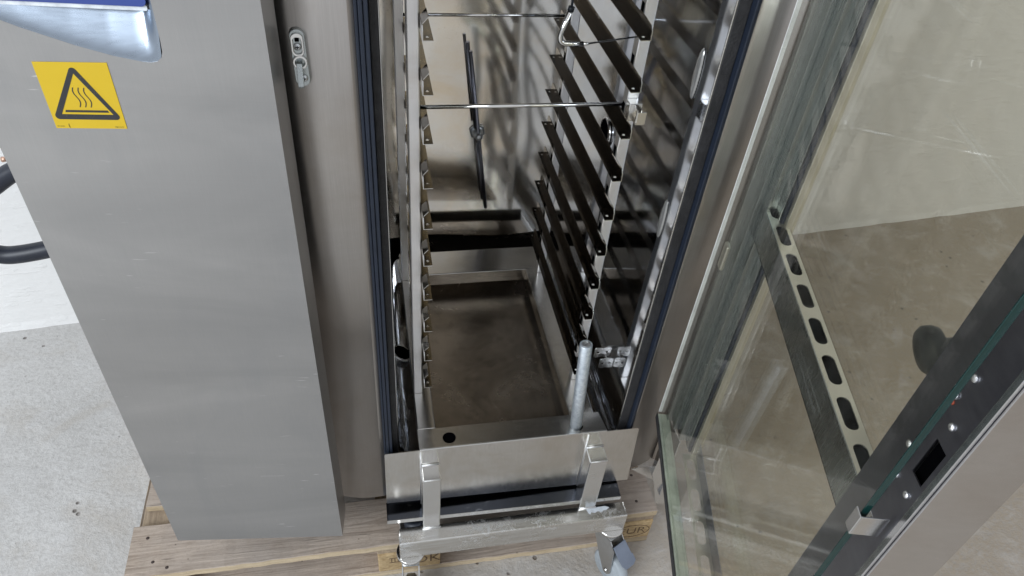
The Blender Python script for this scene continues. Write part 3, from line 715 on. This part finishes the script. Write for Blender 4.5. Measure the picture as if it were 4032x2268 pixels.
# bright rivets along the stile
for s, z in ((0.5850, -0.0234), (0.5912, -0.1102), (0.5690, -0.0036), (0.5690, -0.112), (0.574, 0.022), (0.560, -0.0795)):
    m = MB(); m.lathe([(0.0037, 0), (0.0033, 0.0014), (0.0016, 0.0022)], DW(s, 0.0218, z), (-dn.x, -dn.y, 0), 12); obj('rivet', m, 'weld', stile)
m = MB(); m.lathe([(0.0028, 0), (0.002, 0.001)], DW(0.5700, 0.0218, -0.0105), (-dn.x, -dn.y, 0), 10); obj('rivet', m, 'red_dot', stile)
# handle knob on its arm outside the outer pane
kc = DW(0.412, 0.105, -0.107); ka = Vector((-dn.x * 0.93, -dn.y * 0.93, -0.28)).normalized()
m = MB(); m.lathe([(0.0115, -0.072), (0.0115, -0.020), (0.014, -0.016), (0.024, -0.012), (0.0265, -0.006), (0.0265, 0.002), (0.022, 0.007), (0.010, 0.009)], kc, ka, 32)
kn = obj('door_knob', m, 'black_plastic', stile)
k0 = kc - ka * 0.068
m = MB(); m.tube([k0, DW(0.480, 0.165, -0.080), DW(0.540, 0.135, -0.080), DW(0.555, 0.0785, -0.080)], 0.010, 12); obj('knob_arm', m, 'dark_steel', kn)
m = MB(); dbox(m, 0.500, 0.610, 0.071, 0.078, DB, DTOP, 0.002); obj('outer_skin', m, 'dark_steel', stile)

# ================================================================== TROLLEY
ZB = -0.7945
tro = thing('oven_trolley', (0.15, -0.16, FZ), 'stainless steel tray trolley pushed halfway into the oven cavity', 'trolley')
def holed_post(x0, x1, y0, y1, name):
    m = MB(); m.box(x0, x1, y0, y1, ZB, 0.58, 0.0022, 2)
    return obj(name, m, 'post_steel', tro)
holed_post(-0.0268, -0.0078, 0.034, 0.054, 'post'); holed_post(0.3200, 0.3395, 0.034, 0.054, 'post')
holed_post(-0.0268, -0.0078, 0.398, 0.418, 'post'); holed_post(0.3200, 0.3395, 0.398, 0.418, 'post')
# runner rails: ledge + web + chamfered stop tab at both ends
def make_rail(sign):
    m = MB(); y0, y1 = -0.0125, 0.4735; th_ = 0.0012
    xin, xw = -sign * 0.0075, sign * 0.0068
    hole = lambda yy: [(xx * 1.0, y) for xx, y in circle(0, yy, 0.0028, 10)]
    outer = [(min(xin, xw), y0), (max(xin, xw), y0), (max(xin, xw), y1), (min(xin, xw), y1)]
    m.holed(outer, [hole(0.0), hole(0.4606)], lambda a, b: Vector((a, b, -0.0006)), lambda a, b: Vector((a, b, -0.0006 - th_)))
    w0, w1 = xw, xw + sign * th_
    prof = [(y0, -0.0018), (y1, -0.0018), (y1, 0.014), (y1 - 0.008, 0.0185), (y0 + 0.046, 0.0185), (y0 + 0.044, 0.0185), (y0 + 0.006, 0.0185), (y0, 0.0125)]
    m.prism(prof, lambda a, b: Vector((w0, a, b)), lambda a, b: Vector((w1, a, b)))
    # stop tab folded inwards at the front
    m.prism([(0, 0), (0.0085, 0.0095), (0.0078, 0.0102), (-0.0008, 0.0006)], lambda a, b: Vector((xw - sign * a, y0 + 0.008, 0.0185 + b)), lambda a, b: Vector((xw - sign * a, y0 + 0.040, 0.0185 + b)))
    bmesh.ops.recalc_face_normals(m.bm, faces=m.bm.faces[:])
    me = bpy.data.meshes.new('runner'); m.bm.to_mesh(me); m.bm.free(); me.materials.append(MAT['rail_ledge_shade_steel' if sign > 0 else 'rail_gold_glint_steel']); me.materials.append(MAT['rail_web_steel']); me.materials.append(MAT['bar_steel'])
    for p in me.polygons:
        if abs(p.normal.x) > 0.6 and p.area > 1e-5: p.material_index = 1  # lighter webs and bright front edges: light on the runners painted per face
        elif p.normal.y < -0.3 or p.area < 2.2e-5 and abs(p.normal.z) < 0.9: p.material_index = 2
    return me
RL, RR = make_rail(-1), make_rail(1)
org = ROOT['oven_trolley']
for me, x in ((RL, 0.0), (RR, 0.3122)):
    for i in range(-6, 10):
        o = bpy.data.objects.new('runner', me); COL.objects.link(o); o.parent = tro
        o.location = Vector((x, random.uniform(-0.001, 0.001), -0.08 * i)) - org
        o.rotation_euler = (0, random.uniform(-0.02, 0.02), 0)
# dark slots in the posts where the runners hook in
for x0, x1 in ((-0.0079, -0.0076), (0.3198, 0.3201)):
    for y0 in (0.0375, 0.4015):
        for i in range(-2, 10):
            m = MB(); m.box(x0, x1, y0, y0 + 0.012, -0.08 * i + 0.019, -0.08 * i + 0.034); obj('hook_slot', m, 'void_black', tro)
# retaining rods
m = MB(); m.tube([(-0.008, 0.044, -0.1295), (0.3200, 0.044, -0.1300)], 0.0032, 12); obj('rod', m, 'chrome', tro)
m = MB(); m.tube([(-0.008, 0.408, -0.1305), (0.3200, 0.408, -0.1305)], 0.0032, 12); obj('rod', m, 'chrome', tro)
# latch on the right post
m = MB(); m.box(0.3190, 0.3405, 0.0145, 0.0335, -0.1450, -0.1150, 0.001); lt = obj('latch', m, 'bar_steel', tro)
m = MB(); m.box(0.3260, 0.3275, -0.004, 0.0145, -0.142, -0.116, 0.0004); m.box(0.3275, 0.3420, -0.004, -0.0025, -0.142, -0.120, 0.0004); m.box(0.3330, 0.3345, -0.0025, 0.0145, -0.139, -0.116, 0.0004); obj('latch_plate', m, 'chrome', lt)
# base frame
m = MB(); m.box(-0.0268, 0.0100, -0.0610, 0.4160, ZB - 0.038, ZB, 0.002, 2); obj('base_bar', m, 'trolley_steel', tro)
m = MB(); m.box(0.2925, 0.3450, -0.0610, 0.4160, ZB - 0.038, ZB, 0.002, 2); obj('base_bar', m, 'trolley_steel', tro)
m = MB(); m.box(-0.0268, 0.3450, 0.4165, 0.5060, ZB - 0.038, ZB, 0.002, 2); obj('base_bar', m, 'trolley_steel', tro)
# front shelf with two handle sockets
m = MB(); m.holed([(-0.0268, -0.1085), (0.3620, -0.1085), (0.3560, -0.0615), (-0.0268, -0.0615)], [circle(0.0350, -0.0885, 0.0135, 24), circle(0.3015, -0.0905, 0.0135, 24)], lambda a, b: Vector((a, b, ZB + 0.001)), lambda a, b: Vector((a, b, ZB - 0.0015)))
sh = obj('front_shelf', m, 'trolley_steel', tro)
for x, y in ((0.0350, -0.0885), (0.3015, -0.0905)):
    m = MB(); m.lathe([(0.0136, -0.03), (0.0150, -0.03), (0.0150, -0.002), (0.0136, -0.002)], (x, y, ZB), seg=24); m.lathe([(0.0135, -0.032), (0.0135, -0.030)], (x, y, ZB), seg=24); obj('socket', m, 'void_black', sh)
# sealing plate
m = MB(); m.prism([(-0.0975, -0.9715), (0.4440, -0.9900), (0.4330, -0.8000), (0.4300, -0.7965), (-0.0935, -0.7960), (-0.0955, -0.7985)], lambda a, b: Vector((a, -0.1092, b)), lambda a, b: Vector((a, -0.1110, b)))
pl = obj('sealing_plate', m, 'plate_steel', tro)
m = MB(); m.box(-0.0268, 0.362, -0.1122, -0.1085, ZB - 0.0015, ZB + 0.0022, 0.001, 2); obj('plate_lip', m, 'bar_steel', pl)
# drip tray below the plate
m = MB(); m.prism([(-0.0990, -0.1385), (0.4180, -0.1475), (0.4210, -0.0950), (-0.0990, -0.0950)], lambda a, b: Vector((a, b, -0.9950)), lambda a, b: Vector((a, b, -0.9965)))
dt = obj('drip_tray', m, 'tray_steel', tro)
m = MB(); m.prism([(-0.0990, -0.1386), (0.4180, -0.1476), (0.4180, -0.1490), (-0.0990, -0.1400)], lambda a, b: Vector((a, b, -0.9950)), lambda a, b: Vector((a, b, -1.0060))); obj('tray_lip', m, 'bar_steel', dt)
# front legs, cross bar
for x0, x1, dx in ((-0.0245, 0.0125, 0.0), (0.3235, 0.3625, 0.0)):
    m = MB(); m.box(x0, x1, -0.1500, -0.1112, -1.0245, -0.8455, 0.0025, 2); lg = obj('leg', m, 'bar_steel', tro)
    m = MB()
    m.tube([(x0 - 0.0005, -0.1125, -0.80), (x0 - 0.0005, -0.1125, -0.985)], 0.0018, 6)
    m.tube([(x0, -0.1125, -0.8445), (x1, -0.1125, -0.8445)], 0.0016, 6); m.tube([(x0 - 0.001, -0.1505, -1.0235), (x1 + 0.001, -0.1505, -1.0235)], 0.0022, 6)
    m.tube([(x0 + 0.001, -0.1492, -0.8462), (x1 - 0.001, -0.1492, -0.8462)], 0.0012, 6); m.tube([(x0 + 0.0005, -0.1125, -0.8458), (x0 + 0.0005, -0.1490, -0.8458)], 0.0012, 6)
    obj('weld_bead', m, 'weld', lg)
BX = lambda x: -0.0055 * (x + 0.078) / 0.51
m = MB(); m.box(-0.0770, 0.4310, -0.1805, -0.1425, -1.0850, -1.0250, 0.003, 2); cb = obj('cross_bar', m, 'limescale_steel', tro)
# torn label on the cross bar
m = MB()
pts = [(0.340, -0.1500), (0.352, -0.1492), (0.366, -0.1505), (0.385, -0.1500), (0.394, -0.1545), (0.386, -0.1600), (0.380, -0.1590), (0.374, -0.1640), (0.366, -0.1600), (0.358, -0.1635), (0.350, -0.1610), (0.347, -0.1660), (0.343, -0.1620)]
m.prism(pts, lambda a, b: Vector((a, b, -1.0249)), lambda a, b: Vector((a, b, -1.0243))); obj('torn_label', m, 'paper_white', cb)
# rubber bumper and its bracket at the left
m = MB(); m.lathe([(0.0, 0), (0.022, 0.0), (0.024, 0.004), (0.024, 0.016), (0.020, 0.020)], (-0.040, -0.1280, -1.0520), (0, 0.5, 0.85), 24); bp_ = obj('bumper', m, 'black_rubber', tro)
m = MB(); m.box(-0.0730, -0.0570, -0.1415, -0.105, -1.0420, -1.0400, 0.0004); obj('bumper_bracket', m, 'bar_steel', bp_)
# casters
def caster(x, y, ang, brake):
    zt = -1.0852; r = 0.048; zx = FZ + r
    t_ = Vector((math.sin(ang), -math.cos(ang), 0)); n_ = Vector((math.cos(ang), math.sin(ang), 0)); ax = Vector((x, y, 0)) + t_ * 0.034
    m = MB(); m.lathe([(0.030, 0), (0.031, -0.006), (0.027, -0.012), (0.024, -0.012), (0.026, -0.017), (0.022, -0.022)], (x, y, zt), seg=28)
    c = obj('caster', m, 'chrome', tro)
    m = MB()
    for sg in (-1, 1):
        o_ = n_ * (0.019 * sg)
        poly = [(-0.026, zt - 0.022), (0.022, zt - 0.022), (0.040, zt - 0.045), (0.048, zx + 0.004), (0.040, zx - 0.010), (0.028, zx - 0.010), (0.006, zx + 0.030), (-0.022, zt - 0.050)]
        f_ = lambda a, b, o_=o_, k=0.0: Vector((x, y, 0)) + t_ * a + o_ + Vector((0, 0, b))
        m.prism(poly, f_, lambda a, b, o_=o_: Vector((x, y, 0)) + t_ * a + o_ * 0.88 + Vector((0, 0, b)))
    m.prism([(-0.026, -0.019), (0.024, -0.019), (0.024, 0.019), (-0.026, 0.019)], lambda a, b: Vector((x, y, zt - 0.0215)) + t_ * a + n_ * b, lambda a, b: Vector((x, y, zt - 0.0245)) + t_ * a + n_ * b)
    obj('fork', m, 'zinc', c)
    m = MB(); m.lathe([(0.010, -0.015), (0.030, -0.0145), (0.034, -0.011), (0.043, -0.0125), (0.048, -0.008), (0.048, 0.008), (0.043, 0.0125), (0.034, 0.011), (0.030, 0.0145), (0.010, 0.015)], ax + Vector((0, 0, zx)), n_, 36)
    w = obj('wheel', m, 'wheel_grey', c)
    m = MB(); m.lathe([(0.006, -0.022), (0.006, 0.022)], ax + Vector((0, 0, zx)), n_, 8); obj('axle', m, 'zinc', w)
    if brake:
        prof = [(-0.0185, 0.000), (0.0185, 0.000), (0.0205, -0.036), (0.0235, -0.038), (0.0240, -0.056), (0.014, -0.062), (-0.010, -0.062), (-0.0165, -0.050), (-0.0185, -0.034)]
        dirp = (t_ * 0.72 + Vector((0, 0, -0.69))).normalized(); nrm = dirp.cross(n_).normalized()
        o0 = Vector((x, y, zt - 0.036)) + t_ * 0.034
        m = MB(); m.prism(prof, lambda a, b: o0 + n_ * a - dirp * b, lambda a, b: o0 + n_ * a - dirp * b + nrm * 0.004)
        obj('brake_pedal', m, 'pedal_blue', c, bevel=0.0012)
caster(0.4060, -0.1640, math.radians(28), True)
caster(-0.0535, -0.1640, math.radians(-4), False)

# ================================================================== LOOSE THINGS
# galvanised pole standing in the right-hand socket
m = MB(); b0 = Vector((0.3010, -0.0905, ZB - 0.028)); b1 = Vector((0.2880, -0.0830, -0.5545))
ax = (b1 - b0).normalized()
m.tube([b0, b0 + (b1 - b0) * 0.5, b1 - ax * 0.0012, b1], 0.0122, 28, radii=[0.0122, 0.0122, 0.0122, 0.0112])
pole = obj('steel_pole', m, 'galvanised', base=(0.301, -0.0905, ZB))
tag(pole, 'short galvanised steel pole standing upright in the trolley front socket', 'pole')
m = MB(); m.lathe([(0.0085, 0.0), (0.0085, 0.0006), (0.006, 0.0008), (0.006, 0.0003), (0.003, 0.0004), (0.0022, 0.001)], b1 + ax * 0.0001, ax, 24); obj('pole_end', m, 'zinc', pole)

# core temperature probe hanging between the runners
pr = thing('core_probe', (0.2038, 0.02, -0.02), 'bent steel food probe with thin needle hanging on a black cable', 'probe')
def arc(p0, p1, p2, n=10):
    p0, p1, p2 = map(Vector, (p0, p1, p2)); return [(p0 * (1 - t) ** 2 + p1 * 2 * t * (1 - t) + p2 * t ** 2) for t in (k / n for k in range(n + 1))]
pth = [Vector((0.2040, 0.02, 0.0300))] + arc((0.1945, 0.02, -0.0010), (0.1895, 0.02, -0.0185), (0.2050, 0.02, -0.0190)) + [Vector((0.2293, 0.02, -0.0196))]
m = MB(); m.tube(pth, 0.0040, 14); obj('handle', m, 'chrome', pr)
m = MB(); m.tube([(0.2036, 0.02, 0.0285), (0.2050, 0.02, 0.0350)], 0.0046, 14); obj('cable_cap', m, 'black_plastic', pr)
m = MB(); m.tube([(0.2050, 0.02, 0.0340), (0.2055, 0.022, 0.07), (0.203, 0.05, 0.16), (0.20, 0.12, 0.32), (0.21, 0.30, 0.50), (0.24, 0.45, 0.60)], 0.0018, 8); obj('cable', m, 'black_rubber', pr)
m = MB(); m.tube([(0.2290, 0.02, -0.0196), (0.2370, 0.0195, -0.0185), (0.2372, 0.0195, -0.0185), (0.3135, 0.018, -0.0072)], 0.0014, 10, radii=[0.0026, 0.0022, 0.0014, 0.0013]); obj('needle', m, 'chrome', pr)

# black supply hose looping behind the oven at the left
m = MB()
ctl = [(-0.66, 0.56, -0.475), (-0.78, 0.59, -0.525), (-0.8657, 0.60, -0.5625), (-0.9164, 0.60, -0.5927), (-1.000, 0.60, -0.660), (-1.045, 0.60, -0.735), (-1.030, 0.60, -0.785), (-0.9917, 0.60, -0.8048), (-0.9525, 0.60, -0.8076), (-0.8737, 0.60, -0.7940), (-0.78, 0.59, -0.762), (-0.66, 0.56, -0.70)]
def spline(c, n=8):
    c = [Vector(p) for p in c]; out = []
    for i in range(len(c) - 1):
        p0, p1, p2, p3 = c[max(i - 1, 0)], c[i], c[i + 1], c[min(i + 2, len(c) - 1)]
        for k in range(n):
            t = k / n; out.append(0.5 * ((2 * p1) + (p2 - p0) * t + (2 * p0 - 5 * p1 + 4 * p2 - p3) * t * t + (3 * p1 - p0 - 3 * p2 + p3) * t ** 3))
    return out + [c[-1]]
m.tube(spline(ctl), 0.0225, 16)
tag(obj('supply_hose', m, 'cable_black', base=(-0.85, 0.59, -0.82)), 'thick black hose looping out behind the left side of the oven', 'hose')
m = MB(); m.tube(spline([(-0.70, 0.56, -0.445), (-0.81, 0.59, -0.475), (-0.8700, 0.60, -0.492), (-0.905, 0.61, -0.478), (-0.93, 0.63, -0.440), (-0.94, 0.65, -0.40)]), 0.0150, 14)
tag(obj('inlet_pipe', m, 'black_rubber', base=(-0.85, 0.59, -0.5)), 'short dark pipe elbow above the black hose by the white wall', 'pipe')
m = MB(); m.tube([(-0.9330, 0.70, -0.5970), (-0.88, 0.69, -0.590), (-0.80, 0.67, -0.580)], 0.0055, 12); m.tube([(-0.9330, 0.70, -0.5970), (-0.944, 0.70, -0.598)], 0.0062, 12, radii=[0.0055, 0.0070])
tag(obj('copper_tube', m, 'copper', base=(-0.90, 0.69, -0.60)), 'thin copper tube end just above the black hose', 'tube')
